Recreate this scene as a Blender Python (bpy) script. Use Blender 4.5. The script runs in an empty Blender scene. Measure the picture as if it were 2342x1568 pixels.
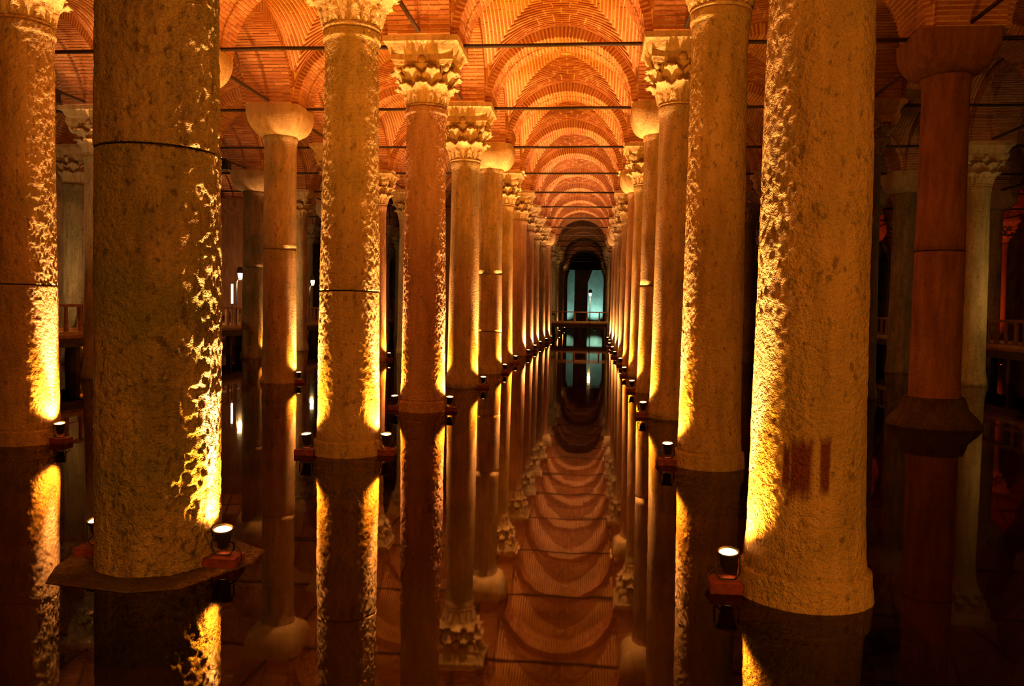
import bpy, math, random
import numpy as np
from mathutils import Matrix, Vector

random.seed(7); rng = np.random.default_rng(11)
SC = bpy.context.scene
COL = SC.collection
S = 4.8                      # spacing of the column grid, metres
ZS = 6.95                    # springing level of the vaults (water surface is z = 0)
W_PX, H_PX = 2342, 1568

# ------------------------------------------------------------------ camera
F_PX, YAW, PITCH, ROLL = 1862.8, 0.0973, -0.0408, 0.0172
CAM = np.array([0.853, -5.917, 1.971])
def cam_axes():
    cy, sy, cp, sp = math.cos(YAW), math.sin(YAW), math.cos(PITCH), math.sin(PITCH)
    f = np.array([-sy*cp, cy*cp, sp]); r = np.array([cy, sy, 0.0]); u = np.cross(r, f)
    cr, sr = math.cos(ROLL), math.sin(ROLL)
    return cr*r+sr*u, -sr*r+cr*u, f
AX = cam_axes()
cam_data = bpy.data.cameras.new('camera'); cam = bpy.data.objects.new('camera', cam_data); COL.objects.link(cam)
cam_data.sensor_width = 36.0; cam_data.lens = F_PX/W_PX*36.0; cam_data.clip_end = 300
cam.matrix_world = Matrix(((AX[0][0], AX[1][0], -AX[2][0], CAM[0]), (AX[0][1], AX[1][1], -AX[2][1], CAM[1]),
                           (AX[0][2], AX[1][2], -AX[2][2], CAM[2]), (0, 0, 0, 1)))
SC.camera = cam
def proj(p):
    d = np.asarray(p, float)-CAM; z = d@AX[2]
    return W_PX/2+F_PX*(d@AX[0])/z, H_PX/2-F_PX*(d@AX[1])/z, z
def in_view(pts, mx=320, my=420):
    for p in pts:
        x, y, z = proj(p)
        if z > .3 and -mx < x < W_PX+mx and -my < y < H_PX: return True
    return False

# ------------------------------------------------------------------ world, exposure
world = bpy.data.worlds.new('world'); SC.world = world; world.use_nodes = True
world.node_tree.nodes['Background'].inputs[0].default_value = (0, 0, 0, 1)
vs = SC.view_settings
vs.view_transform = 'Standard'; vs.look = 'None'; vs.gamma = 1.0; vs.use_curve_mapping = False; vs.exposure = 0.0
SC.display_settings.display_device = 'sRGB'
cy = SC.cycles
cy.use_denoising = True; cy.max_bounces = 5; cy.diffuse_bounces = 3; cy.glossy_bounces = 2; cy.transmission_bounces = 1
cy.use_adaptive_sampling = True; cy.adaptive_threshold = .07; cy.adaptive_min_samples = 16
cy.transparent_max_bounces = 6; cy.caustics_reflective = False; cy.caustics_refractive = False
cy.use_light_tree = True; cy.sample_clamp_indirect = 30.0; cy.blur_glossy = 0.5

LAMP_W = 1060.0              # uplight: wide spill
BEAM_W = 5000.0              # uplight: narrow hot beam
LAMP_C = (1.0, 0.345, 0.026)
LANTERN_C = (1.0, 0.62, 0.22)

# ------------------------------------------------------------------ helpers
def link(o): COL.objects.link(o); return o
def empty(name, loc=(0, 0, 0), rz=0.0, label=None, cat=None, group=None, kind=None):
    o = link(bpy.data.objects.new(name, None)); o.location = loc; o.rotation_euler = (0, 0, rz); o.empty_display_size = .2
    return tag(o, label, cat, group, kind)
def tag(o, label=None, cat=None, group=None, kind=None):
    if label: o['label'] = label
    if cat: o['category'] = cat
    if group: o['group'] = group
    if kind: o['kind'] = kind
    return o
def obj(name, me, parent=None, loc=None, mat=None, matrix=None):
    o = link(bpy.data.objects.new(name, me))
    if parent: o.parent = parent
    if loc is not None: o.location = loc
    if matrix is not None: o.matrix_local = matrix
    if mat and not me.materials: me.materials.append(mat)
    return o
class MB:
    """collects polygons"""
    def __init__(s): s.v = []; s.f = []; s.sm = []
    def add(s, v, f, smooth=False):
        n = len(s.v); s.v += [tuple(map(float, p)) for p in v]; s.f += [tuple(i+n for i in q) for q in f]; s.sm += [smooth]*len(f); return s
    def box(s, lo, hi):
        (a, b, c), (d, e, g) = lo, hi
        return s.add([(a, b, c), (d, b, c), (d, e, c), (a, e, c), (a, b, g), (d, b, g), (d, e, g), (a, e, g)],
                     [(0, 3, 2, 1), (4, 5, 6, 7), (0, 1, 5, 4), (1, 2, 6, 5), (2, 3, 7, 6), (3, 0, 4, 7)])
    def frustum(s, c, h0, h1, z0, z1):
        x, y = c; q = [(-1, -1), (1, -1), (1, 1), (-1, 1)]
        v = [(x+a*h0, y+b*h0, z0) for a, b in q]+[(x+a*h1, y+b*h1, z1) for a, b in q]
        return s.add(v, [(0, 3, 2, 1), (4, 5, 6, 7), (0, 1, 5, 4), (1, 2, 6, 5), (2, 3, 7, 6), (3, 0, 4, 7)])
    def lathe(s, prof, n=32, c=(0, 0, 0), smooth=True, cap=True):
        v = []; f = []
        for r, z in prof:
            for k in range(n):
                a = 2*math.pi*k/n; v.append((c[0]+r*math.cos(a), c[1]+r*math.sin(a), c[2]+z))
        m = len(prof)
        for i in range(m-1):
            for k in range(n):
                k2 = (k+1) % n; f.append((i*n+k, i*n+k2, (i+1)*n+k2, (i+1)*n+k))
        s.add(v, f, smooth)
        if cap:
            s.add(v[:n], [tuple(range(n))[::-1]]); s.add(v[-n:], [tuple(range(n))])
        return s
    def tube(s, pts, r, n=8):
        pts = [Vector(p) for p in pts]; v = []; f = []
        for i, p in enumerate(pts):
            t = (pts[min(i+1, len(pts)-1)]-pts[max(i-1, 0)]).normalized()
            a = Vector((0, 0, 1)) if abs(t.z) < .9 else Vector((1, 0, 0))
            e1 = t.cross(a).normalized(); e2 = t.cross(e1)
            for k in range(n):
                q = 2*math.pi*k/n; v.append(p+(e1*math.cos(q)+e2*math.sin(q))*r)
        for i in range(len(pts)-1):
            for k in range(n):
                k2 = (k+1) % n; f.append((i*n+k, (i+1)*n+k, (i+1)*n+k2, i*n+k2))
        f.append(tuple(range(n))); f.append(tuple(range((len(pts)-1)*n, len(pts)*n))[::-1])
        return s.add(v, f, True)
    def loft(s, rings, smooth=True, cap=True):
        n = len(rings[0]); v = [p for r in rings for p in r]; f = []
        for i in range(len(rings)-1):
            for k in range(n):
                k2 = (k+1) % n; f.append((i*n+k, i*n+k2, (i+1)*n+k2, (i+1)*n+k))
        s.add(v, f, smooth)
        if cap: s.add(rings[0], [tuple(range(n))[::-1]]); s.add(rings[-1], [tuple(range(n))])
        return s
    def mesh(s, name, mat=None):
        me = bpy.data.meshes.new(name); me.from_pydata(s.v, [], s.f)
        me.polygons.foreach_set('use_smooth', s.sm); me.update()
        if mat: me.materials.append(mat)
        return me
ORD = ['first', 'second', 'third', 'fourth', 'fifth', 'sixth', 'seventh', 'eighth', 'ninth', 'tenth', 'eleventh', 'twelfth',
       'thirteenth', 'fourteenth', 'fifteenth', 'sixteenth', 'seventeenth', 'eighteenth', 'nineteenth', 'twentieth']

# ------------------------------------------------------------------ materials
def new_mat(name):
    m = bpy.data.materials.new(name); m.use_nodes = True
    nt = m.node_tree; b = nt.nodes['Principled BSDF']
    return m, nt, b
def N(nt, t, **k):
    n = nt.nodes.new(t)
    for a, v in k.items():
        if isinstance(a, str) and a in n.inputs: n.inputs[a].default_value = v
        else: setattr(n, a, v)
    return n
def mixc(nt, fac, a, b):
    n = nt.nodes.new('ShaderNodeMix'); n.data_type = 'RGBA'
    for sock, v in ((n.inputs[0], fac), (n.inputs[6], a), (n.inputs[7], b)):
        if isinstance(v, (tuple, float, int)): sock.default_value = (*v, 1) if isinstance(v, tuple) else v
        else: nt.links.new(v, sock)
    return n.outputs[2]
def ramp(nt, src, a, b):
    n = nt.nodes.new('ShaderNodeMapRange'); n.inputs[1].default_value = a; n.inputs[2].default_value = b
    nt.links.new(src, n.inputs[0]); return n.outputs[0]
def math_(nt, op, a, b=None):
    n = nt.nodes.new('ShaderNodeMath'); n.operation = op
    for sock, v in ((n.inputs[0], a), (n.inputs[1], b)):
        if v is None: continue
        if isinstance(v, (int, float)): sock.default_value = v
        else: nt.links.new(v, sock)
    return n.outputs[0]
def coords(nt, scale, rnd=True):
    tc = nt.nodes.new('ShaderNodeTexCoord'); mp = nt.nodes.new('ShaderNodeMapping'); mp.inputs['Scale'].default_value = scale
    nt.links.new(tc.outputs['Object'], mp.inputs['Vector'])
    if rnd:
        oi = nt.nodes.new('ShaderNodeObjectInfo'); v = nt.nodes.new('ShaderNodeVectorMath'); v.operation = 'SCALE'
        v.inputs[0].default_value = (17, 31, 9); nt.links.new(oi.outputs['Random'], v.inputs['Scale'])
        nt.links.new(v.outputs[0], mp.inputs['Location'])
    return mp.outputs[0]
def noise(nt, vec, scale, detail=4, rough=.55):
    n = nt.nodes.new('ShaderNodeTexNoise'); n.inputs['Scale'].default_value = scale; n.inputs['Detail'].default_value = detail
    n.inputs['Roughness'].default_value = rough; nt.links.new(vec, n.inputs['Vector']); return n.outputs['Fac']
def bump(nt, b, h, dist, strength=1.0):
    n = nt.nodes.new('ShaderNodeBump'); n.inputs['Distance'].default_value = dist; n.inputs['Strength'].default_value = strength
    nt.links.new(h, n.inputs['Height']); nt.links.new(n.outputs[0], b.inputs['Normal'])
def stone(name, light, dark, moss=(.16, .17, .05), grain=.02, spots=.6, stain=None, mossy=.5):
    m, nt, b = new_mat(name)
    light, dark = [(r, g*.86, bl*.74) for r, g, bl in (light, dark)]
    v1 = coords(nt, (1, 1, 1)); vs_ = coords(nt, (5, 5, .8))
    streak = ramp(nt, noise(nt, vs_, 1.6, 3, .6), .35, .68)
    c = mixc(nt, streak, light, dark)
    blot = ramp(nt, noise(nt, v1, 1.1, 2, .6), .45, .7)
    c = mixc(nt, math_(nt, 'MULTIPLY', blot, mossy), c, moss)
    pit = ramp(nt, noise(nt, coords(nt, (1, 1, .6)), 16, 2, .6), .58, .70)
    c = mixc(nt, math_(nt, 'MULTIPLY', pit, spots), c, tuple(x*.35 for x in dark))
    if stain:                                           # a rust patch with a shape of its own, (angle, z, half-angle, half-height)
        sx = nt.nodes.new('ShaderNodeSeparateXYZ'); tc = nt.nodes.new('ShaderNodeTexCoord'); nt.links.new(tc.outputs['Object'], sx.inputs[0])
        ang = math_(nt, 'ARCTAN2', sx.outputs[1], sx.outputs[0]); wob = noise(nt, vs_, 3, 3)
        tot = None
        for a0, z0, ha, hz in stain:
            da = math_(nt, 'ABSOLUTE', math_(nt, 'SUBTRACT', ang, a0)); dz = math_(nt, 'ABSOLUTE', math_(nt, 'SUBTRACT', sx.outputs[2], z0))
            e = math_(nt, 'MAXIMUM', math_(nt, 'DIVIDE', da, ha), math_(nt, 'DIVIDE', dz, hz))
            e = math_(nt, 'ADD', e, math_(nt, 'MULTIPLY', wob, .9))
            q = ramp(nt, e, 1.6, 1.15); tot = q if tot is None else math_(nt, 'MAXIMUM', tot, q)
        c = mixc(nt, math_(nt, 'MULTIPLY', tot, .92), c, (.14, .022, .006))
    nt.links.new(c, b.inputs['Base Color']); b.inputs['Roughness'].default_value = .8; b.inputs['Specular IOR Level'].default_value = .25
    h = noise(nt, v1, 24, 3, .7)
    bump(nt, b, h, grain*2.4)
    return m
M = {}
M['marble'] = stone('column_marble', (.62, .50, .33), (.40, .32, .20))
M['gold'] = stone('column_gold_marble', (.66, .54, .30), (.47, .37, .18), mossy=.35)
M['pink'] = stone('column_pink_granite', (.62, .42, .33), (.45, .29, .21), mossy=.15, spots=.4)
M['grey'] = stone('column_weathered_marble', (.46, .39, .25), (.26, .21, .13), mossy=.75, spots=.8, grain=.03)
M['stained'] = stone('column_stained_marble', (.62, .50, .28), (.44, .35, .17), mossy=.4, spots=.7, grain=.022,
                     stain=[(-1.92, .95, .20, .20), (-1.52, .96, .09, .19), (-2.16, .96, .06, .15)])
M['carved'] = stone('carved_marble', (.70, .58, .38), (.48, .38, .23), spots=.35, mossy=.15, grain=.01)
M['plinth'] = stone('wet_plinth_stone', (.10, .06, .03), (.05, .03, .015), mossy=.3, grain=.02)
M['redstone'] = stone('red_brown_render', (.40, .20, .11), (.24, .11, .06), mossy=0, spots=.2)
def brick_mat():
    m, nt, b = new_mat('old_brick')
    at = nt.nodes.new('ShaderNodeAttribute'); at.attribute_name = 'tone'
    oi = nt.nodes.new('ShaderNodeObjectInfo')
    t = math_(nt, 'FRACT', math_(nt, 'ADD', at.outputs['Fac'], math_(nt, 'MULTIPLY', oi.outputs['Random'], 1.0)))
    g = nt.nodes.new('ShaderNodeNewGeometry')
    nz = noise(nt, g.outputs['Position'], .9, 1)
    c = mixc(nt, t, (.42, .15, .065), (.62, .30, .15))
    c = mixc(nt, ramp(nt, nz, .45, .7), c, (.36, .14, .06))
    nt.links.new(c, b.inputs['Base Color']); b.inputs['Roughness'].default_value = .9; b.inputs['Specular IOR Level'].default_value = .15
    bump(nt, b, noise(nt, g.outputs['Position'], 30, 1), .006)
    return m
M['brick'] = brick_mat()
def plain(name, c, rough=.6, spec=.3, nscale=0, var=.3, dist=0.0, metal=0.0):
    m, nt, b = new_mat(name)
    b.inputs['Base Color'].default_value = (*c, 1); b.inputs['Roughness'].default_value = rough
    b.inputs['Specular IOR Level'].default_value = spec; b.inputs['Metallic'].default_value = metal
    if nscale:
        v = coords(nt, (1, 1, 1)); n = noise(nt, v, nscale, 2)
        nt.links.new(mixc(nt, ramp(nt, n, .3, .7), tuple(x*(1-var) for x in c), tuple(min(1, x*(1+var)) for x in c)), b.inputs['Base Color'])
        if dist: bump(nt, b, n, dist)
    return m
M['mortar'] = plain('lime_mortar', (.74, .50, .31), .95, .1, 14, .15, .012)
M['iron'] = plain('rusty_iron', (.035, .018, .010), .6, .4, 30, .5, .002)
M['black'] = plain('black_lamp_metal', (.02, .018, .016), .45, .5, 20, .3)
M['blackred'] = plain('red_oxide_block', (.17, .032, .016), .7, .3, 18, .35, .004)
M['wood'] = plain('varnished_wood', (.34, .15, .07), .45, .4, 9, .35, .003)
M['woodpale'] = plain('pale_wood_board', (.55, .36, .18), .5, .4, 9, .25, .003)
M['wooddark'] = plain('dark_wet_wood', (.07, .045, .03), .7, .3, 9, .4)
M['wall'] = plain('rendered_wall', (.42, .27, .16), .95, .1, 1.3, .35, .03)
M['mud'] = plain('cistern_mud', (.13, .07, .035), .9, .2, .8, .5, .04)
M['tealwall'] = plain('limewashed_end_wall', (.62, .60, .52), .9, .1, 2.0, .15, .01)
def glow(name, c, st):
    m, nt, b = new_mat(name)
    b.inputs['Base Color'].default_value = (*c, 1); b.inputs['Emission Color'].default_value = (*c, 1); b.inputs['Emission Strength'].default_value = st
    m.cycles.emission_sampling = 'NONE'                  # the lamp in the housing does the lighting
    return m
M['lens'] = glow('uplight_glass', (1.0, .50, .14), 22.0)
M['lensteal'] = glow('teal_uplight_glass', (.35, 1.0, .95), 4.0)
M['lensred'] = glow('red_uplight_glass', (1.0, .10, .03), 6.0)
M['lantern'] = glow('lantern_glass', (1.0, .80, .48), 9.0)
M['tube'] = glow('white_light_tube', (.95, .92, 1.0), 6.0)
def water_mat():
    m = bpy.data.materials.new('still_water'); m.use_nodes = True; nt = m.node_tree
    for n in list(nt.nodes): nt.nodes.remove(n)
    out = nt.nodes.new('ShaderNodeOutputMaterial'); mx = nt.nodes.new('ShaderNodeMixShader')
    gl = nt.nodes.new('ShaderNodeBsdfGlossy'); gl.inputs['Roughness'].default_value = .025; gl.inputs['Color'].default_value = (.86, .76, .64, 1)
    tr = nt.nodes.new('ShaderNodeBsdfTransparent'); tr.inputs['Color'].default_value = (.42, .25, .13, 1)
    fr = nt.nodes.new('ShaderNodeFresnel'); fr.inputs['IOR'].default_value = 1.345
    g = nt.nodes.new('ShaderNodeNewGeometry'); n = noise(nt, g.outputs['Position'], 1.6, 2)
    bp = nt.nodes.new('ShaderNodeBump'); bp.inputs['Distance'].default_value = .0018; bp.inputs['Strength'].default_value = .5
    nt.links.new(n, bp.inputs['Height'])
    for x in (gl, fr): nt.links.new(bp.outputs[0], x.inputs['Normal'])
    nt.links.new(fr.outputs[0], mx.inputs[0]); nt.links.new(tr.outputs[0], mx.inputs[1]); nt.links.new(gl.outputs[0], mx.inputs[2])
    nt.links.new(mx.outputs[0], out.inputs[0]); return m
M['water'] = water_mat()

# ------------------------------------------------------------------ structure: shell and water
XL, XR, YB, YM, YE = -21.6, 26.4, -12.0, 66.0, 90.0       # side walls, wall behind, side-aisle end, nave end
def slab(name, lo, hi, mat, kind='structure'):
    return tag(obj(name, MB().box(lo, hi).mesh(name, mat)), kind=kind)
slab('floor', (XL, YB, -.75), (XR, YE, -.5), M['mud'])
slab('wall_left', (XL-.4, YB, -.75), (XL, YE, 10.2), M['wall'])
slab('wall_right', (XR, YB, -.75), (XR+.4, YE, 10.2), M['wall'])
slab('wall_back', (XL, YB-.4, -.75), (XR, YB, 10.2), M['wall'])
slab('wall_far_left', (XL, YM, -.75), (-2.4-4.8-.6, YM+.4, 10.2), M['wall'])
slab('wall_far_right', (2.4+4.8+.6, YM, -.75), (XR, YM+.4, 10.2), M['wall'])
slab('wall_end', (-9, YE, -.75), (9, YE+.4, 10.2), M['tealwall'])
slab('ceiling', (XL, YB, 9.6), (XR, YE+.4, 9.9), M['wall'])
wm = MB().add([(XL, YB, 0), (XR, YB, 0), (XR, YE, 0), (XL, YE, 0)], [(0, 1, 2, 3)]).mesh('water', M['water'])
water = obj('water', wm); tag(water, 'dark still water mirroring columns and lamps across the cistern floor', 'water', kind='structure')

# ------------------------------------------------------------------ vaults and arches
A_IN, B_IN = 1.70, 1.55       # arch soffit half span and rise
A_OUT, B_OUT = 1.825, 1.81    # vault edge
HB = 0.575                    # half width of an arch band
PITCH_B = .085                # course spacing
def vz(x, y):
    ex = B_OUT*np.sqrt(np.maximum(0, 1-(x/A_OUT)**2)); ey = B_OUT*np.sqrt(np.maximum(0, 1-(y/A_OUT)**2))
    return (ex**5+ey**5)**.2                              # softened groins, slightly domed crown
def vault_bricks():
    """(centre, half vectors) of the bricks of one bay, laid as rings parallel to each bounding arch"""
    out = []
    n = int(A_OUT/PITCH_B)
    for q in range(4):
        R = np.array([[math.cos(q*math.pi/2), -math.sin(q*math.pi/2)], [math.sin(q*math.pi/2), math.cos(q*math.pi/2)]])
        for k in range(n):
            y = A_OUT-(k+.5)*PITCH_B
            if y < .12: continue
            tm = math.asin(min(1, y/A_OUT))
            L = A_OUT*tm*2; nb = max(1, int(L/.36)); ph = (k % 2)*.5
            dth = 2*tm/nb
            for b in range(nb+1):
                t0 = max(-tm, -tm+(b-ph)*dth); t1 = min(tm, -tm+(b+1-ph)*dth)
                if t1-t0 < .06: continue
                t = (t0+t1)/2; hl = A_OUT*(t1-t0)/2-.012
                x = A_OUT*math.sin(t); z = float(vz(np.array(x), np.array(y)))
                e = .01
                x2, x1 = A_OUT*math.sin(t+e), A_OUT*math.sin(t-e)
                tx = np.array([x2-x1, 0, float(vz(np.array(x2), np.array(y))-vz(np.array(x1), np.array(y)))]); tx /= np.linalg.norm(tx)
                ty = np.array([0, 1.0, 0]); nn = np.cross(tx, ty); nn /= np.linalg.norm(nn)
                if nn[2] > 0: nn = -nn
                c = np.array([x, y, z])+nn*(.010+random.uniform(-.005, .007))
                rot = lambda v: np.array([*(R@v[:2]), v[2]])
                out.append((rot(c), rot(tx)*hl, rot(ty)*(.026+random.uniform(-.003, .003)), rot(nn)*.014))
    return out
def arch_bricks():
    """one arch spanning x, soffit band along y"""
    out = []
    ths = np.linspace(0, math.pi, 400); px = A_IN*np.cos(ths); pz = B_IN*np.sin(ths)
    s = np.concatenate([[0], np.cumsum(np.hypot(np.diff(px), np.diff(pz)))])
    n = int(s[-1]/PITCH_B)
    for k in range(n):
        th = np.interp((k+.5)*s[-1]/n, s, ths)
        c, sn = math.cos(th), math.sin(th)
        t = np.array([-A_IN*sn, 0, B_IN*c]); t /= np.linalg.norm(t)
        nr = np.array([t[2], 0, -t[0]]);  # outward or inward
        if nr[0]*c+nr[2]*sn > 0: nr = -nr                      # towards the opening
        p = np.array([A_IN*c, 0, B_IN*sn])
        cuts = [-HB-.008, -HB+.375, HB-.375, HB+.008] if k % 2 else [-HB-.008, -HB+.19, 0, HB-.19, HB+.008]
        dep = .14-.06*abs(c)
        for a, b in zip(cuts[:-1], cuts[1:]):
            pr = .020+random.uniform(-.005, .007)
            out.append((p+np.array([0, (a+b)/2, 0])+nr*(pr-dep), t*(.026+random.uniform(-.003, .003)), np.array([0, (b-a)/2-.006, 0]), nr*dep))
    return out
BOXV = np.array([(-1, -1, -1), (1, -1, -1), (1, 1, -1), (-1, 1, -1), (-1, -1, 1), (1, -1, 1), (1, 1, 1), (-1, 1, 1)], float)
BOXF = [(0, 3, 2, 1), (4, 5, 6, 7), (0, 1, 5, 4), (1, 2, 6, 5), (2, 3, 7, 6), (3, 0, 4, 7)]
def brick_mesh(name, bricks):
    n = len(bricks); V = np.zeros((n, 8, 3)); F = np.zeros((n, 6, 4), int)
    bf = np.array(BOXF)
    for i, (c, a, b, d) in enumerate(bricks):
        if np.dot(np.cross(a, b), d) < 0: a = -a
        V[i] = c+BOXV@np.array([a, b, d]); F[i] = bf+8*i
    me = bpy.data.meshes.new(name); me.from_pydata(V.reshape(-1, 3).tolist(), [], F.reshape(-1, 4).tolist())
    at = me.attributes.new('tone', 'FLOAT', 'FACE'); at.data.foreach_set('value', np.repeat(rng.random(n)*.999, 6))
    me.materials.append(M['brick']); me.update(); return me
ONE_BRICK = MB().add(BOXV.tolist(), BOXF).mesh('brick', M['brick'])
def place_bricks(bricks, parent, base, n_single, rotq=0):
    """the bricks that show largest become single objects; the rest one mesh"""
    ca, sa = (1, 0) if rotq == 0 else (0, 1)
    Rw = np.array([[ca, -sa, 0], [sa, ca, 0], [0, 0, 1]])
    sc = []
    for i, (c, a, b, d) in enumerate(bricks):
        w = Rw@c+base; x, y, z = proj(w)
        vis = z > 1 and -20 < x < W_PX+20 and -20 < y < H_PX
        face = np.dot(Rw@d, CAM-w)/np.linalg.norm(CAM-w)/np.linalg.norm(d)
        sc.append((max(0, face)+.02)/z**2 if vis else -1)
    order = np.argsort(sc)[::-1]
    single = [i for i in order[:n_single] if sc[i] > 0]; ss = set(single)
    for i in single:
        c, a, b, d = bricks[i]
        if np.dot(np.cross(a, b), d) < 0: a = -a
        m = Matrix(((a[0], b[0], d[0], c[0]), (a[1], b[1], d[1], c[1]), (a[2], b[2], d[2], c[2]), (0, 0, 0, 1)))
        obj('brick', ONE_BRICK, parent, matrix=m)
    rest = [bricks[i] for i in range(len(bricks)) if i not in ss]
    if rest: tag(obj('brickwork', brick_mesh('brickwork', rest), parent), kind='stuff')
VB, AB = vault_bricks(), arch_bricks()
VB_MESH, AB_MESH = brick_mesh('vault_brickwork', VB), brick_mesh('arch_brickwork', AB)
def vault_shell():
    n = 28; t = np.sin(np.linspace(-math.pi/2, math.pi/2, n+1))*A_OUT
    v = []; f = []
    for y in t:
        for x in t: v.append((x, y, float(vz(x, y))))
    for r in range(n):
        for c in range(n):
            i = r*(n+1)+c; f.append((i, i+n+1, i+n+2, i+1))
    return MB().add(v, f, False).mesh('vault_shell', M['mortar'])
def arch_body():
    mb = MB(); n = 40; top = 2.6
    th = [math.pi*k/n for k in range(n+1)]
    pts = [(A_IN*math.cos(t), B_IN*math.sin(t)) for t in th]
    for k in range(n):
        (x0, z0), (x1, z1) = pts[k], pts[k+1]
        mb.add([(x0, -HB, z0), (x0, HB, z0), (x1, HB, z1), (x1, -HB, z1)], [(0, 1, 2, 3)])
        for y, o in ((-HB, 1), (HB, -1)):
            mb.add([(x0, y, z0), (x1, y, z1), (x1, y, top), (x0, y, top)], [(0, 1, 2, 3)[::o]])
    for sx in (-1, 1):                                    # the pier between neighbouring arches
        a, b = sorted((sx*A_IN, sx*S/2))
        mb.add([(a, -HB, 0), (b, -HB, 0), (b, -HB, top), (a, -HB, top)], [(0, 1, 2, 3)])
        mb.add([(a, HB, 0), (b, HB, 0), (b, HB, top), (a, HB, top)], [(3, 2, 1, 0)])
        mb.add([(a, -HB, 0), (b, -HB, 0), (b, HB, 0), (a, HB, 0)], [(3, 2, 1, 0)])
    mb.add([(-S/2, -HB, top), (S/2, -HB, top), (S/2, HB, top), (-S/2, HB, top)], [(0, 1, 2, 3)])
    return mb.mesh('arch_body', M['mortar'])
VS_MESH, ARCH_MESH = vault_shell(), arch_body()
ROD_MESH = MB().tube([(-A_IN-.06, 0, 0), (-.6, 0, -.012), (.5, 0, .006), (A_IN+.06, 0, 0)], .038, 6).mesh('tie_rod', M['iron'])

def aisle(a):
    if a == 0: return 'the central aisle'
    side = 'left' if a < 0 else 'right'
    return f"the {ORD[abs(a)-1]} {side} aisle"
def rowname(i):
    k = int(abs(i)-.5); side = 'left' if i < 0 else 'right'
    return f"the first {side} row" if k == 0 else f"the {ORD[k]} {side} row"
def jmax(a): return 18 if abs(a) <= 1 else 13
INF = {}
# vault bays
vault_list = []; arch_t = []; arch_g = []
for a in range(-4, 6):
    for j in range(-2, jmax(a)):
        cx, cyy = a*S, (j+.5)*S
        pts = [(cx+dx, cyy+dy, ZS+dz) for dx in (-1.8, 0, 1.8) for dy in (-1.8, 0, 1.8) for dz in (0, 1.0, 1.8)]
        if in_view(pts): vault_list.append((a, j)); INF[('v', a, j)] = in_view(pts, -8, -8)
    for j in range(-1, jmax(a)+1):
        cx, cyy = a*S, j*S
        pts = [(cx+dx, cyy+dy, ZS+dz) for dx in (-1.7, -1, 0, 1, 1.7) for dy in (-.5, .5) for dz in (0, 1.0, 1.6)]
        if in_view(pts): arch_t.append((a, j)); INF[('t', a, j)] = in_view(pts, -8, -8)
for k in range(-4, 6):
    i = k-.5
    for j in range(-2, 18 if abs(i) <= 1.5 else 13):
        pts = [(i*S+dx, (j+.5)*S+dy, ZS+dz) for dy in (-1.7, -1, 0, 1, 1.7) for dx in (-.5, .5) for dz in (0, 1.0, 1.6)]
        if in_view(pts): arch_g.append((i, j)); INF[('g', i, j)] = in_view(pts, -8, -8)
SINGLE_V = {(0, 2): 300, (-1, 2): 260, (0, 3): 260, (-1, 3): 120}
SINGLE_T = {(0, 3): 220, (0, 4): 220, (-1, 3): 160, (0, 2): 160}
SINGLE_G = {(-.5, 1): 160, (-.5, 2): 200, (-1.5, 2): 140, (.5, 2): 120}
first = {}
def nth(kind, key, j):
    """'third from the front' among those in the picture, or 'second out of view' for those past its edge"""
    k = (kind, key, INF[(kind, key, j)]); first[k] = first.get(k, -1)+1
    return f"{ORD[first[k]]} {'from the front' if k[2] else 'past the picture edge'}"
for a, j in vault_list:
    v = empty('ceiling_vault', (a*S, (j+.5)*S, ZS), 0, f"brick groin vault over {aisle(a)}, {nth('v', a, j)}", 'vault', 'brick vaults', 'structure')
    obj('vault_shell', VS_MESH, v)
    if (a, j) in SINGLE_V: place_bricks(VB, v, np.array([a*S, (j+.5)*S, ZS]), SINGLE_V[(a, j)])
    else: tag(obj('brickwork', VB_MESH, v), kind='stuff')
for a, j in arch_t:
    n = nth('t', a, j)
    v = empty('brick_arch', (a*S, j*S, ZS), 0, f"crosswise brick arch spanning {aisle(a)}, {n}", 'arch', 'crosswise brick arches', 'structure')
    obj('arch_body', ARCH_MESH, v)
    if (a, j) in SINGLE_T: place_bricks(AB, v, np.array([a*S, j*S, ZS]), SINGLE_T[(a, j)])
    else: tag(obj('brickwork', AB_MESH, v), kind='stuff')
    if proj((a*S, j*S, ZS))[2] < 85:
        r = obj('tie_rod', ROD_MESH, None, (a*S, j*S, ZS+.005)); r.rotation_euler = (random.uniform(0, 6), 0, 0)
        tag(r, f"dark iron tie rod across {aisle(a)}, {n}", 'tie rod', 'crosswise tie rods')
for i, j in arch_g:
    n = nth('g', i, j)
    v = empty('brick_arch', (i*S, (j+.5)*S, ZS), math.pi/2, f"lengthwise brick arch over {rowname(i)}, {n}", 'arch', 'lengthwise brick arches', 'structure')
    obj('arch_body', ARCH_MESH, v)
    if (i, j) in SINGLE_G: place_bricks(AB, v, np.array([i*S, (j+.5)*S, ZS]), SINGLE_G[(i, j)], 1)
    else: tag(obj('brickwork', AB_MESH, v), kind='stuff')
    if proj((i*S, (j+.5)*S, ZS))[2] < 45 and i > -4:
        r = obj('tie_rod', ROD_MESH, None, (i*S, (j+.5)*S, ZS+.06)); r.rotation_euler = (random.uniform(0, 6), 0, math.pi/2)
        tag(r, f"dark iron tie rod running lengthwise above {rowname(i)}, {n}", 'tie rod', 'lengthwise tie rods')

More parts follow.
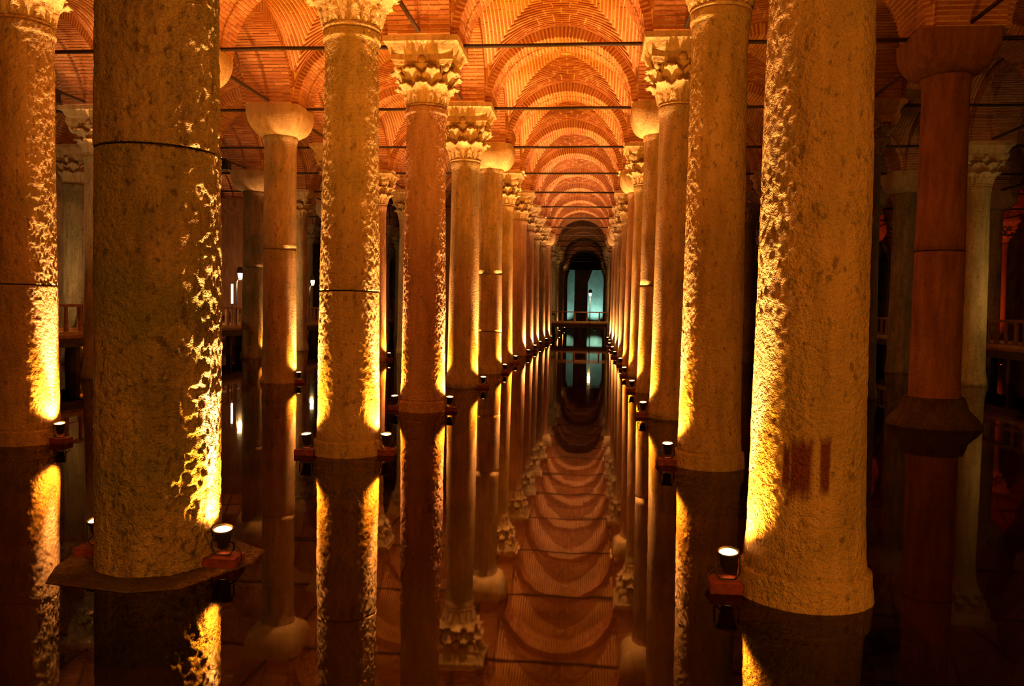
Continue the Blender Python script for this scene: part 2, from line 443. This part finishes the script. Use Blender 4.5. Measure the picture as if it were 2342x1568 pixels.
# ------------------------------------------------------------------ columns
def vnoise(u, v, nu, nv, seed):
    g = np.random.default_rng(seed).random((nv+2, nu)); x = (u*nu) % nu; y = np.clip(v*nv, 0, nv-1e-6)
    i = x.astype(int); k = y.astype(int); fx = x-i; fy = y-k; fx = fx*fx*(3-2*fx); fy = fy*fy*(3-2*fy); i2 = (i+1) % nu; i = i % nu
    return (g[k, i]*(1-fx)+g[k, i2]*fx)*(1-fy)+(g[k+1, i]*(1-fx)+g[k+1, i2]*fx)*fy
def shaft_mesh(name, rb, rm, rt, z0, z1, H, mat, rough=0.0, seed=0, nseg=40, nz=24, flare=True, crag=None):
    """column shaft between z0 and z1 (H is the whole shaft height), eroded by real displacement when rough > 0"""
    if rough: nseg, nz = 220, int((z1-z0)/.016)
    zz = np.linspace(z0, z1, nz+1)
    if not rough: zz = np.unique(np.concatenate([zz, [max(z0, z1-.22), max(z0, z1-.14), max(z0, z1-.12), max(z0, z1-.02)]]))
    r = np.where(zz < 2, rb+(rm-rb)*np.sqrt(np.clip(zz, 0, 2)/2), rm+(rt-rm)*(np.clip(zz-2, 0, None)/(H-2)))
    if flare and abs(z1-H) < .01:
        r = r+.022*np.clip((zz-(H-.13))/.02, 0, 1)+.012*np.clip((zz-(H-.35))/.2, 0, 1)
    if z0 < .05 and flare != 'plain': r = r+np.where(zz < .19, .030, np.where(zz < .215, -.012, 0))+.02*np.clip(1-zz/.5, 0, 1)
    n = nseg; th = np.linspace(0, 2*math.pi, n, endpoint=False)
    U, V = np.meshgrid(th/(2*math.pi), (zz-z0)/max(1e-6, z1-z0)); Rr = np.repeat(r[:, None], n, 1)
    hh = z1-z0
    wob = (vnoise(U, V, 5, max(2, int(hh*1.5)), seed)-.5)*.012
    Rr = Rr+wob
    if rough:
        c = 2*math.pi*rm
        d = (vnoise(U, V, int(c/.12), int(hh/.14), seed+1)-.5)*.35+(vnoise(U, V, int(c/.05), int(hh/.07), seed+2)-.5)*.4+(vnoise(U, V, int(c/.026), int(hh/.034), seed+3)-.5)*.55
        amp = rough*(.35+.9*vnoise(U, V, 4, max(2, int(hh*1.2)), seed+4))
        if crag is not None:
            da = np.abs((U*2*math.pi-crag+math.pi) % (2*math.pi)-math.pi); amp = amp*(1+1.8*np.clip(1.2-da, 0, 1))
            big = np.clip((vnoise(U, V, int(c/.2), int(hh/.3), seed+6)-.55)*3, 0, 1); Rr = Rr-.016*big*np.clip(1.2-da, 0, 1)
        Rr = Rr+d*amp
    co = np.stack([Rr*np.cos(th)[None], Rr*np.sin(th)[None], np.repeat(zz[:, None], n, 1)], -1).reshape(-1, 3)
    m = len(zz); idx = np.arange(m*n).reshape(m, n); a = idx[:-1]; b = np.roll(idx, -1, 1)
    F = np.stack([idx[:-1], b[:-1], b[1:], idx[1:]], -1).reshape(-1, 4).tolist()
    F.append(list(range(n))[::-1]); F.append(list(range((m-1)*n, m*n)))
    me = bpy.data.meshes.new(name); me.from_pydata(co.tolist(), [], F)
    sm = np.ones(len(F), bool); sm[-2:] = False; me.polygons.foreach_set('use_smooth', sm); me.update(); me.materials.append(mat)
    return me
def leaf_mesh(h, w, out, name='leaf'):
    """an acanthus leaf: lobed outline, hollow midrib, tip curling outward; local x across, y outward, z up"""
    nx, nz = 8, 12; v = []; f = []
    for q in range(nz+1):
        t = q/nz
        z = h*(t if t < .86 else .86+.06*math.sin((t-.86)/.14*math.pi))
        if t > .93: z = h*(.92-(t-.93)*1.3)
        y = .012+out*(.18*math.sin(t*math.pi*.6)+.30*t**2+1.15*max(0, t-.58)**1.3*2.0)
        lobe = 1+.34*abs(math.sin(t*math.pi*3.5))
        ww = w*(.62+.42*math.sin(min(1, t*1.15)*math.pi*.72))*lobe*(1 if t < .8 else max(.25, 1-(t-.8)*2.6))
        for p in range(nx+1):
            s = p/nx*2-1
            fold = .030*math.cos(s*math.pi*2.5)+(-.03*abs(s)**1.5 if t < .7 else -.045*abs(s)**1.5)
            v.append((s*ww*.5, y+fold, z-.03*h*abs(s)*lobe*t))
    k = len(v)
    v += [(x, y-.028, z) for x, y, z in v]
    st = nx+1
    for q in range(nz):
        for p in range(nx):
            i = q*st+p; f.append((i, i+1, i+st+1, i+st)); f.append((k+i, k+i+st, k+i+st+1, k+i+1))
    for q in range(nz):
        for p in (0, nx):
            i = q*st+p; g = (i, i+st, k+i+st, k+i); f.append(g if p == 0 else g[::-1])
    for p in range(nx):
        i = nz*st+p; f.append((i, i+1, k+i+1, k+i))
    return MB().add(v, f, True).mesh(name, M['carved'])
LEAF_LO, LEAF_HI = leaf_mesh(.38, .29, .20, 'leaf'), leaf_mesh(.66, .30, .27, 'leaf')
def volute_mesh():
    mb = MB()
    pts = []
    for k in range(26):
        t = k/25
        if t < .45: pts.append((0, .02+.20*(t/.45)**1.6, .40*t/.45))
        else:
            a = (t-.45)/.55*math.pi*2.6; r = .075*(1-.7*(t-.45)/.55)
            pts.append((0, .22+.02+r*math.sin(a)*1.0+.03, .40-.075+r*math.cos(a)))
    mb.tube(pts, .042, 7); return mb.mesh('volute', M['carved'])
VOLUTE = volute_mesh()
def bell_mesh():
    return MB().lathe([(.345, 0), (.385, .02), (.385, .05), (.355, .07), (.36, .3), (.39, .5), (.45, .66), (.52, .72), (.54, .74)], 28).mesh('bell', M['carved'])
BELL = bell_mesh()
def abacus_mesh():
    """square slab with hollowed sides and cut corners"""
    rings = []
    for z, k in ((.72, .93), (.78, .97), (.80, 1.0), (.90, 1.0)):
        ring = []
        for q in range(4):
            a = q*math.pi/2
            for s in np.linspace(-1, 1, 9)[:-1]:
                half = .60*k; dent = .10*(1-s*s)*k
                x, y = half-dent, s*half*.93
                ring.append((x*math.cos(a)-y*math.sin(a), x*math.sin(a)+y*math.cos(a), z))
        rings.append(ring)
    return MB().loft(rings, False).mesh('abacus', M['carved'])
ABACUS = abacus_mesh()
ROSETTE = MB().lathe([(.0, -.03), (.07, -.02), (.085, .0), (.06, .03), (.0, .05)], 12, cap=False).mesh('rosette', M['carved'])
def impost_mesh():
    rings = []
    for z, h in ((0, .56), (.05, .57), (.16, .62), (.20, .69), (.30, .70)):
        ring = []
        for q in range(4):
            a = q*math.pi/2
            for s in np.linspace(-1, 1, 9)[:-1]:
                sc = .045*abs(math.sin((s+1)*math.pi*1.5)) if .04 < z < .19 else 0
                x, y = h+sc, s*h
                ring.append((x*math.cos(a)-y*math.sin(a), x*math.sin(a)+y*math.cos(a), z))
        rings.append(ring)
    return MB().loft(rings, False).mesh('impost_block', M['carved'])
IMPOST = impost_mesh()
def bowl_mesh():
    """plain cushion capital: round below, square above, with a convex flank"""
    rings = []; H = .70
    for t in np.linspace(0, 1, 13):
        ang = t*math.pi/2
        half = .40+.30*math.sin(ang*.98); z = .56*(1-math.cos(ang))
        pw = 2+7*t**1.4; ring = []
        for k in range(48):
            a = 2*math.pi*k/48; c, s = math.cos(a), math.sin(a)
            rr = (abs(c)**pw+abs(s)**pw)**(-1/pw); ring.append((half*rr*c, half*rr*s, z))
        rings.append(ring)
    rings.append([(x, y, H) for x, y, z in rings[-1]])
    mb = MB().loft(rings, True); return mb.mesh('cushion_capital', M['carved'])
BOWL = bowl_mesh(); BOWL_RED = BOWL.copy(); BOWL_RED.materials[0] = M['redstone']
def rotz(a, loc=(0, 0, 0), tilt=0): return Matrix.Translation(loc) @ Matrix.Rotation(a, 4, 'Z') @ Matrix.Rotation(tilt, 4, 'X')
def leafy_parts():
    L = []
    for k in range(8):
        a = k*math.pi/4
        L.append((LEAF_LO, 'leaf', rotz(a, (-math.sin(a)*.362, math.cos(a)*.362, .06))))
    for k in range(8):
        a = (k+.5)*math.pi/4
        L.append((LEAF_HI, 'leaf', rotz(a, (-math.sin(a)*.352, math.cos(a)*.352, .07))))
    for k in range(4):
        a = (k+.5)*math.pi/2
        L.append((VOLUTE, 'volute', rotz(a, (-math.sin(a)*.36, math.cos(a)*.36, .36))))
    for k in range(4):
        a = k*math.pi/2
        L.append((ROSETTE, 'rosette', rotz(a, (-math.sin(a)*.51, math.cos(a)*.51, .80), -math.pi/2)))
    return L
LEAFY = leafy_parts()
def joined_capital():
    mb = MB()
    for me, _, m in [(BELL, '', Matrix()), (ABACUS, '', Matrix())]+LEAFY:
        mb.add([m @ v.co for v in me.vertices], [tuple(p.vertices) for p in me.polygons], True)
    return mb.mesh('leafy_capital', M['carved'])
LEAFY_MESH = joined_capital()
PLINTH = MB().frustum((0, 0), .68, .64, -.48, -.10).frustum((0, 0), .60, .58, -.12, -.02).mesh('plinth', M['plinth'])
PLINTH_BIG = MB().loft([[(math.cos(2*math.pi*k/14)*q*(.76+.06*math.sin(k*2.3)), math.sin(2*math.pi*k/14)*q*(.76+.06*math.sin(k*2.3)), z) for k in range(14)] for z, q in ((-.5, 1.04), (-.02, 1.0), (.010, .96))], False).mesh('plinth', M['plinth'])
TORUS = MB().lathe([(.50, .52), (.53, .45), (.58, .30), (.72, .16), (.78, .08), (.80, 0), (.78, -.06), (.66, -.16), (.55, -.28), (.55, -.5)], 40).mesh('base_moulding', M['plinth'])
SHAFT = {}
def std_shaft(kind, H, var):
    key = (kind, H, var)
    if key not in SHAFT:
        rb, rm, rt = [(.43, .40, .36), (.41, .38, .345), (.45, .42, .38)][var]
        SHAFT[key] = shaft_mesh('shaft', rb, rm, rt, -.1, H, H, M[kind], seed=var*10+3)
    return SHAFT[key]
# measured columns: x, cap (L leafy / B bowl), material, radii, joint heights
SPEC = {(-.5, 0): dict(x=-2.43, cap='L', mat='grey', r=(.455, .445, .42), joints=[3.10], rough=.024, crag=-.5, plinth='big'),
        (.5, 0): dict(x=2.39, cap='L', mat='stained', r=(.415, .375, .335), joints=[], rough=.011, crag=None),
        (-.5, 1): dict(x=-2.40, H=5.58, cap='L', mat='gold', r=(.425, .40, .345), joints=[2.18], rough=.011),
        (.5, 1): dict(x=2.40, cap='L', mat='gold', r=(.405, .38, .345), joints=[], rough=.012),
        (-1.5, 1): dict(x=-7.06, cap='L', mat='marble', r=(.43, .40, .37), joints=[2.2], rough=.015),
        (-.5, 2): dict(x=-2.38, cap='L', mat='pink', r=(.44, .41, .37), joints=[], rough=.012),
        (.5, 2): dict(x=2.38, cap='L', mat='marble', r=(.42, .39, .35), joints=[]),
        (-.5, 3): dict(x=-2.37, H=5.60, cap='L', mat='marble', r=(.40, .375, .34), joints=[]),
        (.5, 3): dict(x=2.40, cap='B', mat='marble', r=(.42, .39, .36), joints=[2.6]),
        (-.5, 4): dict(x=-2.34, cap='B', mat='marble', r=(.42, .40, .37), joints=[3.05, 1.28]),
        (.5, 4): dict(cap='L'), (.5, 5): dict(cap='B'), (-.5, 5): dict(cap='L'), (-.5, 6): dict(cap='L'), (.5, 6): dict(cap='L'),
        (-1.5, 2): dict(x=-7.18, cap='B', mat='marble'),
        (-1.5, 3): dict(x=-7.16, cap='B', mat='marble', r=(.44, .42, .395), joints=[3.40]),
        (-1.5, 5): dict(cap='L'), (-2.5, 3): dict(cap='L'), (-3.5, 4): dict(x=-15.9, cap='L', mat='grey'), (-2.5, 5): dict(cap='B', mat='grey', joints=[3.4], r=(.45, .42, .38)),
        (1.5, 2): dict(x=7.10, cap='B', mat='redstone', r=(.44, .42, .39), joints=[3.15], plinth='torus'),
        (2.5, 4): dict(x=11.95, cap='L', mat='gold'), (2.5, 5): dict(x=11.7, cap='B', mat='grey', joints=[2.6])}
cols = {}
for k in range(-3, 6):
    i = k-.5
    for j in range(0, 19 if abs(i) <= 1.5 else 14):
        x, y, z = proj((i*S, j*S, 2))
        if z > 1 and -150 < x < W_PX+160: cols[(i, j)] = (x, z)
cap_desc = {'L': 'leafy carved capital', 'B': 'plain cushion capital'}
mat_desc = {'gold': 'golden', 'pink': 'pinkish granite', 'grey': 'grey weathered', 'marble': 'pale', 'stained': 'olive rust-stained', 'redstone': 'red-brown'}
col_label = {}; col_pos = {}
seen_first = {}
def short_col(i, j):
    if -30 < cols[(i, j)][0] < W_PX+30:
        seen_first.setdefault(i, j)
        return f"{ORD[min(19, j-seen_first[i])]} in {rowname(i)}"
    return None
def build_column(i, j):
    sp = SPEC.get((i, j), {}); px, dist = cols[(i, j)]
    h = random.Random(int(i*10)*91+j*7)
    x = sp.get('x', i*S+h.uniform(-.06, .06)); y = j*S
    cap = sp.get('cap', 'L' if h.random() < .72 else 'B'); mt = sp.get('mat', h.choice(['marble', 'marble', 'gold', 'pink', 'grey']))
    H = sp.get('H', 5.75 if cap == 'L' else 6.25); kz = (6.65-H)/.90
    sc = short_col(i, j)
    if sc: lab = f"{mat_desc[mt]} column with {cap_desc[cap]}, {sc}"
    else: lab = f"{mat_desc[mt]} stone column just past the {'left' if px < 0 else 'right'} edge, {rowname(i)}"
    c = empty('stone_column', (x, y, 0), 0, lab, 'column', 'columns of the cistern')
    col_label[(i, j)] = sc; col_pos[(i, j)] = (x, y)
    pl = sp.get('plinth')
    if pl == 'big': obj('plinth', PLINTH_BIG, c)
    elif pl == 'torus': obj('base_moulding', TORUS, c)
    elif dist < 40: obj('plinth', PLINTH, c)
    if 'r' in sp:
        rb, rm, rt = sp['r']; zs = [-.1]+sorted(sp.get('joints', []))+[H]
        for q in range(len(zs)-1):
            me = shaft_mesh('shaft_drum', rb, rm, rt, zs[q]+(.008 if q else 0), zs[q+1]-(.008 if q < len(zs)-2 else 0), H, M[mt],
                            sp.get('rough', 0), int(i*10)+j*13+q+77, flare='plain' if pl == 'big' else True, crag=sp.get('crag'))
            obj('shaft_drum' if len(zs) > 2 else 'shaft', me, c)
        if len(zs) > 2: obj('shaft_core', MB().lathe([(rt-.05, .2), (rt-.05, H-.3)], 24).mesh('shaft_core', M['plinth']), c)
    else:
        obj('shaft', std_shaft(mt, H, h.randrange(3)), c)
    rz = h.choice([0, 1, 2, 3])*math.pi/2
    if cap == 'B':
        o = obj('cushion_capital', BOWL_RED if mt == 'redstone' else BOWL, c, (0, 0, H)); o.rotation_euler = (0, 0, rz)
    else:
        if dist < 23 and sc and j > 0:
            b = obj('leafy_capital', BELL, c, (0, 0, H)); b.rotation_euler = (0, 0, rz); b.scale = (1, 1, kz)
            obj('abacus', ABACUS, b)
            for me, nm, m in LEAFY: obj(nm, me, b, matrix=m @ Matrix.Rotation(h.uniform(-.04, .04), 4, 'X'))
        else:
            o = obj('leafy_capital', LEAFY_MESH, c, (0, 0, H)); o.rotation_euler = (0, 0, rz); o.scale = (1, 1, kz)
        o = obj('impost_block', IMPOST, c, (0, 0, 6.65)); o.rotation_euler = (0, 0, rz)
for key in sorted(cols, key=lambda k: (k[0], k[1])): build_column(*key)
pier = empty('masonry_pier', (-16.35, 31.6, 0), 0, 'square red-brown masonry pier behind the left walkway railing', 'pier')
obj('shaft', MB().frustum((0, 0), .50, .46, -.5, 6.2).mesh('shaft', M['redstone']), pier)
obj('cap_block', MB().frustum((0, 0), .5, .68, 6.2, 6.6).frustum((0, 0), .68, .7, 6.6, 6.95).mesh('cap_block', M['redstone']), pier)

# ------------------------------------------------------------------ uplights at the feet of the columns
BLOCK = MB().box((-.13, -.10, -.03), (.13, .10, .045)).mesh('base_block', M['blackred'])
CAN = MB().lathe([(.030, -.15), (.045, -.14), (.050, -.09), (.058, -.085), (.060, -.03), (.072, -.01), (.078, .0), (.078, .012), (.068, .012), (.064, -.004)], 20, cap=False).mesh('housing', M['black'])
LENS = {k: MB().lathe([(.0, .004), (.040, .004), (.066, -.001)], 20, cap=False).mesh('lens', M[k]) for k in ('lens', 'lensteal', 'lensred')}
YOKE = MB().tube([(-.085, 0, -.02), (-.088, 0, -.14), (-.05, 0, -.19), (.05, 0, -.19), (.088, 0, -.14), (.085, 0, -.02)], .008, 6).mesh('yoke', M['black'])
def uplight(x, y, side, label, power=1.0, color=LAMP_C, lens='lens', aim_h=5.0, z=.27, group='uplights at the column feet', toward=None):
    """side: +1 when the column stands at +x of the lamp"""
    u = empty('uplight', (x, y, 0), 0, label, 'lamp', group)
    obj('base_block', BLOCK, u, (0, 0, z-.24))
    tilt = Matrix.Rotation(.20, 4, 'X') @ Matrix.Rotation(side*-.06, 4, 'Y')
    hd = obj('housing', CAN, u, matrix=Matrix.Translation((0, 0, z)) @ tilt)
    obj('lens', LENS[lens], hd)
    obj('yoke', YOKE, u, (0, 0, z-.005))
    cb = MB().tube([(-side*.03, .05, z-.10), (-side*.10, .07, z-.16), (-side*.15, .02, z-.22), (-side*.14, -.06, z-.29)], .006, 5)
    obj('cable', cb.mesh('cable', M['black']), u)
    for nm, watt, cone, lean in (('uplight_spill', LAMP_W, 130, .65), ('uplight_beam', BEAM_W, 30, .08)) if y < 28 else (('uplight_beam', 2200, 90, .3),):
        ld = bpy.data.lights.new(nm, 'SPOT'); ld.energy = watt*power; ld.color = (1.0, .47, .15) if nm == 'uplight_beam' and color == LAMP_C else color; ld.spot_size = math.radians(cone); ld.spot_blend = 1.0
        ld.shadow_soft_size = .05
        lo = link(bpy.data.objects.new(nm, ld)); lo.parent = u; lo.location = (0, 0, z+.03)
        d = Vector((side*(lean if side < 0 or cone < 40 else -.3), 0, aim_h)) if toward is None else Vector(toward)
        lo.rotation_euler = d.to_track_quat('-Z', 'Y').to_euler()
        if toward is not None: break
    return u
def col_lamp(i, j, side, power=1.0):
    """side -1: lamp stands left of the column"""
    x, y = col_pos[(i, j)]; nm = col_label[(i, j)]
    dx, dy = (.535, -.05) if (side > 0 or i > 0) else (.53, .04) if j == 0 else (.50, -.25) if j == 1 else (.53, -.12)
    uplight(x+side*dx, y+dy, -side, f"glowing uplight at the {'left' if side < 0 else 'right'} foot of the column {nm}", power)
for j in range(0, 11):
    if j < 6: col_lamp(-.5, j, -1, .8)
    col_lamp(-.5, j, 1, 1.0); col_lamp(.5, j, -1, 1.0)
for j in range(1, 7): col_lamp(-1.5, j, 1, 1.1 if j == 1 else .6)
for j in (4, 7): col_lamp(-3.5, j, 1, .25 if j == 4 else .8)
col_lamp(-2.5, 3, 1, .7); col_lamp(-2.5, 5, 1, .25)  # first one added, hidden behind a near column, to brighten the left aisle
for j in (13, 16): col_lamp(-.5, j, 1, .3)  # lamps added beyond the lit rows to brighten the far arches

# ------------------------------------------------------------------ walkways and lanterns
def walkway(name, label, p0, p1, width, step, rails):
    """timber walkway from p0 to p1; rails: sides carrying a railing (+1 left of travel, -1 right)"""
    p0, p1 = Vector(p0), Vector(p1); L = (p1-p0).length; ang = math.atan2((p1-p0).y, (p1-p0).x)
    w = empty(name, (*p0.to_2d(), 0), ang, label, 'walkway')
    hw = width/2
    obj('deck', MB().box((0, -hw, .98), (L, hw, 1.06)).mesh('deck', M['wood']), w)
    for s in (-1, 1):
        obj('edge_beam', MB().box((0, s*(hw-.06)-.05, .74), (L, s*(hw-.06)+.05, .98)).mesh('edge_beam', M['wooddark']), w)
    n = int(L/2.4)
    pm = MB().box((-.09, -.09, -.5), (.09, .09, .98)).mesh('support_post', M['wooddark'])
    for k in range(n+1):
        for s in (-1, 1): obj('support_post', pm, w, (.2+k*(L-.4)/n, s*(hw-.2), 0))
    bm = MB().add([(-.075, -.03, 1.06), (.075, -.03, 1.06), (.075, .03, 1.06), (-.075, .03, 1.06), (-.035, -.03, 1.84), (.035, -.03, 1.84), (.035, .03, 1.84), (-.035, .03, 1.84)], BOXF).mesh('baluster', M['wood'])
    for s in rails:
        obj('top_rail', MB().box((0, s*(hw-.05)-.09, 1.84), (L, s*(hw-.05)+.09, 1.92)).mesh('top_rail', M['wood']), w)
        obj('kick_board', MB().box((0, s*(hw-.0)-.02, 1.06), (L, s*(hw-.0)+.02, 1.17)).mesh('kick_board', M['woodpale']), w)
        m = int(L/step)
        for k in range(m+1): obj('baluster', bm, w, (.1+k*(L-.2)/m, s*(hw-.05), 0))
    return w
walkway('timber_walkway', 'timber walkway with railing running deep along the left side', (-14.4, 8.0, 0), (-14.4, 54.6, 0), 2.2, .62, (-1, 1))
walkway('timber_walkway', 'timber walkway with railing running deep along the dark right side', (14.4, 10.0, 0), (14.4, 54.6, 0), 2.2, .62, (-1, 1))
walkway('timber_bridge', 'timber bridge with railing crossing the far end of the central aisle', (-15.5, 56.0, 0), (15.5, 56.0, 0), 2.0, .92, (-1, 1))
def lantern(x, y, z0, z, label, power, arm=0, color=LANTERN_C):
    t = empty('lamp_post', (x, y, 0), 0, label, 'lamp post', 'lamp posts by the walkways')
    obj('pole', MB().tube([(0, 0, z0), (0, 0, z-.32), (arm*.3, 0, z-.14), (arm, 0, z-.13)] if arm else [(0, 0, z0), (0, 0, z-.12)], .025, 8).mesh('pole', M['black']), t)
    obj('lantern_glass', MB().lathe([(.07, -.11), (.10, .05), (.10, .11)], 10, (arm, 0, z), smooth=False).mesh('lantern_glass', M['lantern']), t)
    obj('lantern_cage', MB().lathe([(.085, -.15), (.085, -.11)], 10, (arm, 0, z), smooth=False).mesh('lantern_cage', M['black']), t)
    obj('lantern_cap', MB().lathe([(.135, .11), (.135, .24), (.10, .36)], 10, (arm, 0, z), smooth=False).mesh('lantern_cap', M['black']), t)
    ld = bpy.data.lights.new('lantern_light', 'POINT'); ld.energy = power; ld.color = color; ld.shadow_soft_size = .09
    lo = link(bpy.data.objects.new('lantern_light', ld)); lo.parent = t; lo.location = (arm, 0, z-.22)
    return t
lantern(-13.55, 26.0, 1.06, 3.15, 'lit lamp post on the left walkway, nearer of two', 420, .16)
lantern(-13.55, 34.6, 1.06, 3.18, 'lit lamp post on the left walkway, farther of two', 180, .16)
lantern(.69, 54.8, -.5, 3.2, 'black lamp post standing in the water before the far bridge', 300)
lantern(13.5, 16.2, 1.06, 3.15, 'lamp post on the right walkway just past the picture edge', 90, 0, (1.0, .75, .22))
tb = empty('light_tube', (-13.62, 25.75, 1.06), 0, 'white glowing light tube upright beside the nearer left lamp post', 'light')
obj('tube', MB().lathe([(.04, .95), (.04, 1.75)], 10).mesh('tube', M['tube']), tb)
obj('holder', MB().lathe([(.02, 0), (.02, .95)], 8).lathe([(.045, .93), (.045, .97)], 8).mesh('holder', M['black']), tb)

lantern(-15.2, 16.4, 1.06, 3.15, 'lamp post on the left walkway, hidden behind the nearest left column', 260, 0)
# floods on the walkways and coloured lamps far off
uplight(13.3, 17.4, 1, 'hidden uplight on the right walkway lighting the carved capital', .07, LANTERN_C, z=1.36, aim_h=5, group='coloured far lamps', toward=(-.3, .5, 1))
uplight(-13.0, 9.6, 1, 'added fill uplight on the left walkway past the picture edge, aimed at the vault', .55, LANTERN_C, z=1.36, group='coloured far lamps', toward=(.1, .25, 1))  # out-of-view lamp added to brighten the left vaults
uplight(17.6, 37.0, 1, 'red uplight far off by the right-hand columns', .2, (1.0, .07, .01), 'lensred', group='coloured far lamps', toward=(.1, .6, 1))
uplight(20.6, 35.6, 1, 'red uplight under the rightmost far column', .2, (1.0, .07, .01), 'lensred', group='coloured far lamps', toward=(.1, .6, 1))
uplight(1.2, 88.4, 1, 'teal uplight before the far end wall, right of the pier', .30, (.40, .95, .85), 'lensteal', group='coloured far lamps', toward=(0, .5, 1))
uplight(-2.2, 88.6, 1, 'teal uplight before the far end wall, left of the pier', .12, (.40, .95, .85), 'lensteal', group='coloured far lamps', toward=(0, .5, 1))

# hanging floodlights on the tie rods
def flood(x, y, label):
    t = empty('floodlight', (x, y, ZS+.06), 0, label, 'floodlight', 'floodlights on the tie rods')
    obj('clamp', MB().box((-.05, -.05, -.06), (.05, .05, .05)).mesh('clamp', M['black']), t)
    obj('housing', MB().box((-.17, -.13, -.34), (.17, .13, -.06)).mesh('housing', M['black']), t)
    for k in range(5): obj('cooling_fin', MB().box((-.15+k*.07, -.15, -.32), (-.13+k*.07, -.13, -.08)).mesh('cooling_fin', M['black']), t)
flood(-12.0, 12.4, 'black floodlight hanging on a tie rod at the upper left')
flood(-12.0, 21.6, 'black floodlight hanging on a tie rod between the left columns')

# far end of the nave: tympanum, pier
tag(obj('wall_tympanum', MB().box((-2.4, 86.5, 6.6), (2.4, 86.9, 9.6)).mesh('wall_tympanum', M['iron'])), kind='structure')
ep = empty('end_pier', (-.45, 87.9, 0), 0, 'broad brown pier before the teal-lit end wall', 'pier')
obj('shaft', MB().box((-.75, -.4, -.5), (.75, .4, 5.2)).mesh('shaft', M['wall']), ep)
obj('corbel', MB().add([(-.75, -.4, 5.2), (.75, -.4, 5.2), (.75, .4, 5.2), (-.75, .4, 5.2), (-.75, -.4, 7.4), (1.5, -.4, 7.4), (1.5, .4, 7.4), (-.75, .4, 7.4)], BOXF).mesh('corbel', M['wall']), ep)

# the photographer's own platform behind the view, with unseen lanterns added as fill light
walkway('timber_platform', 'timber platform behind the viewpoint with railing and added fill lanterns', (-9.0, -8.6, 0), (9.0, -8.6, 0), 2.6, .62, (-1,))
for x, p in ((-6.0, 500), (.4, 350), (6.4, 1900)):
    lantern(x, -9.6, 1.06, 3.2, f"added fill lantern on the platform behind the viewpoint, {'left' if x < -3 else 'middle' if x < 3 else 'right'} one", p, 0, (1.0, .35, .03))
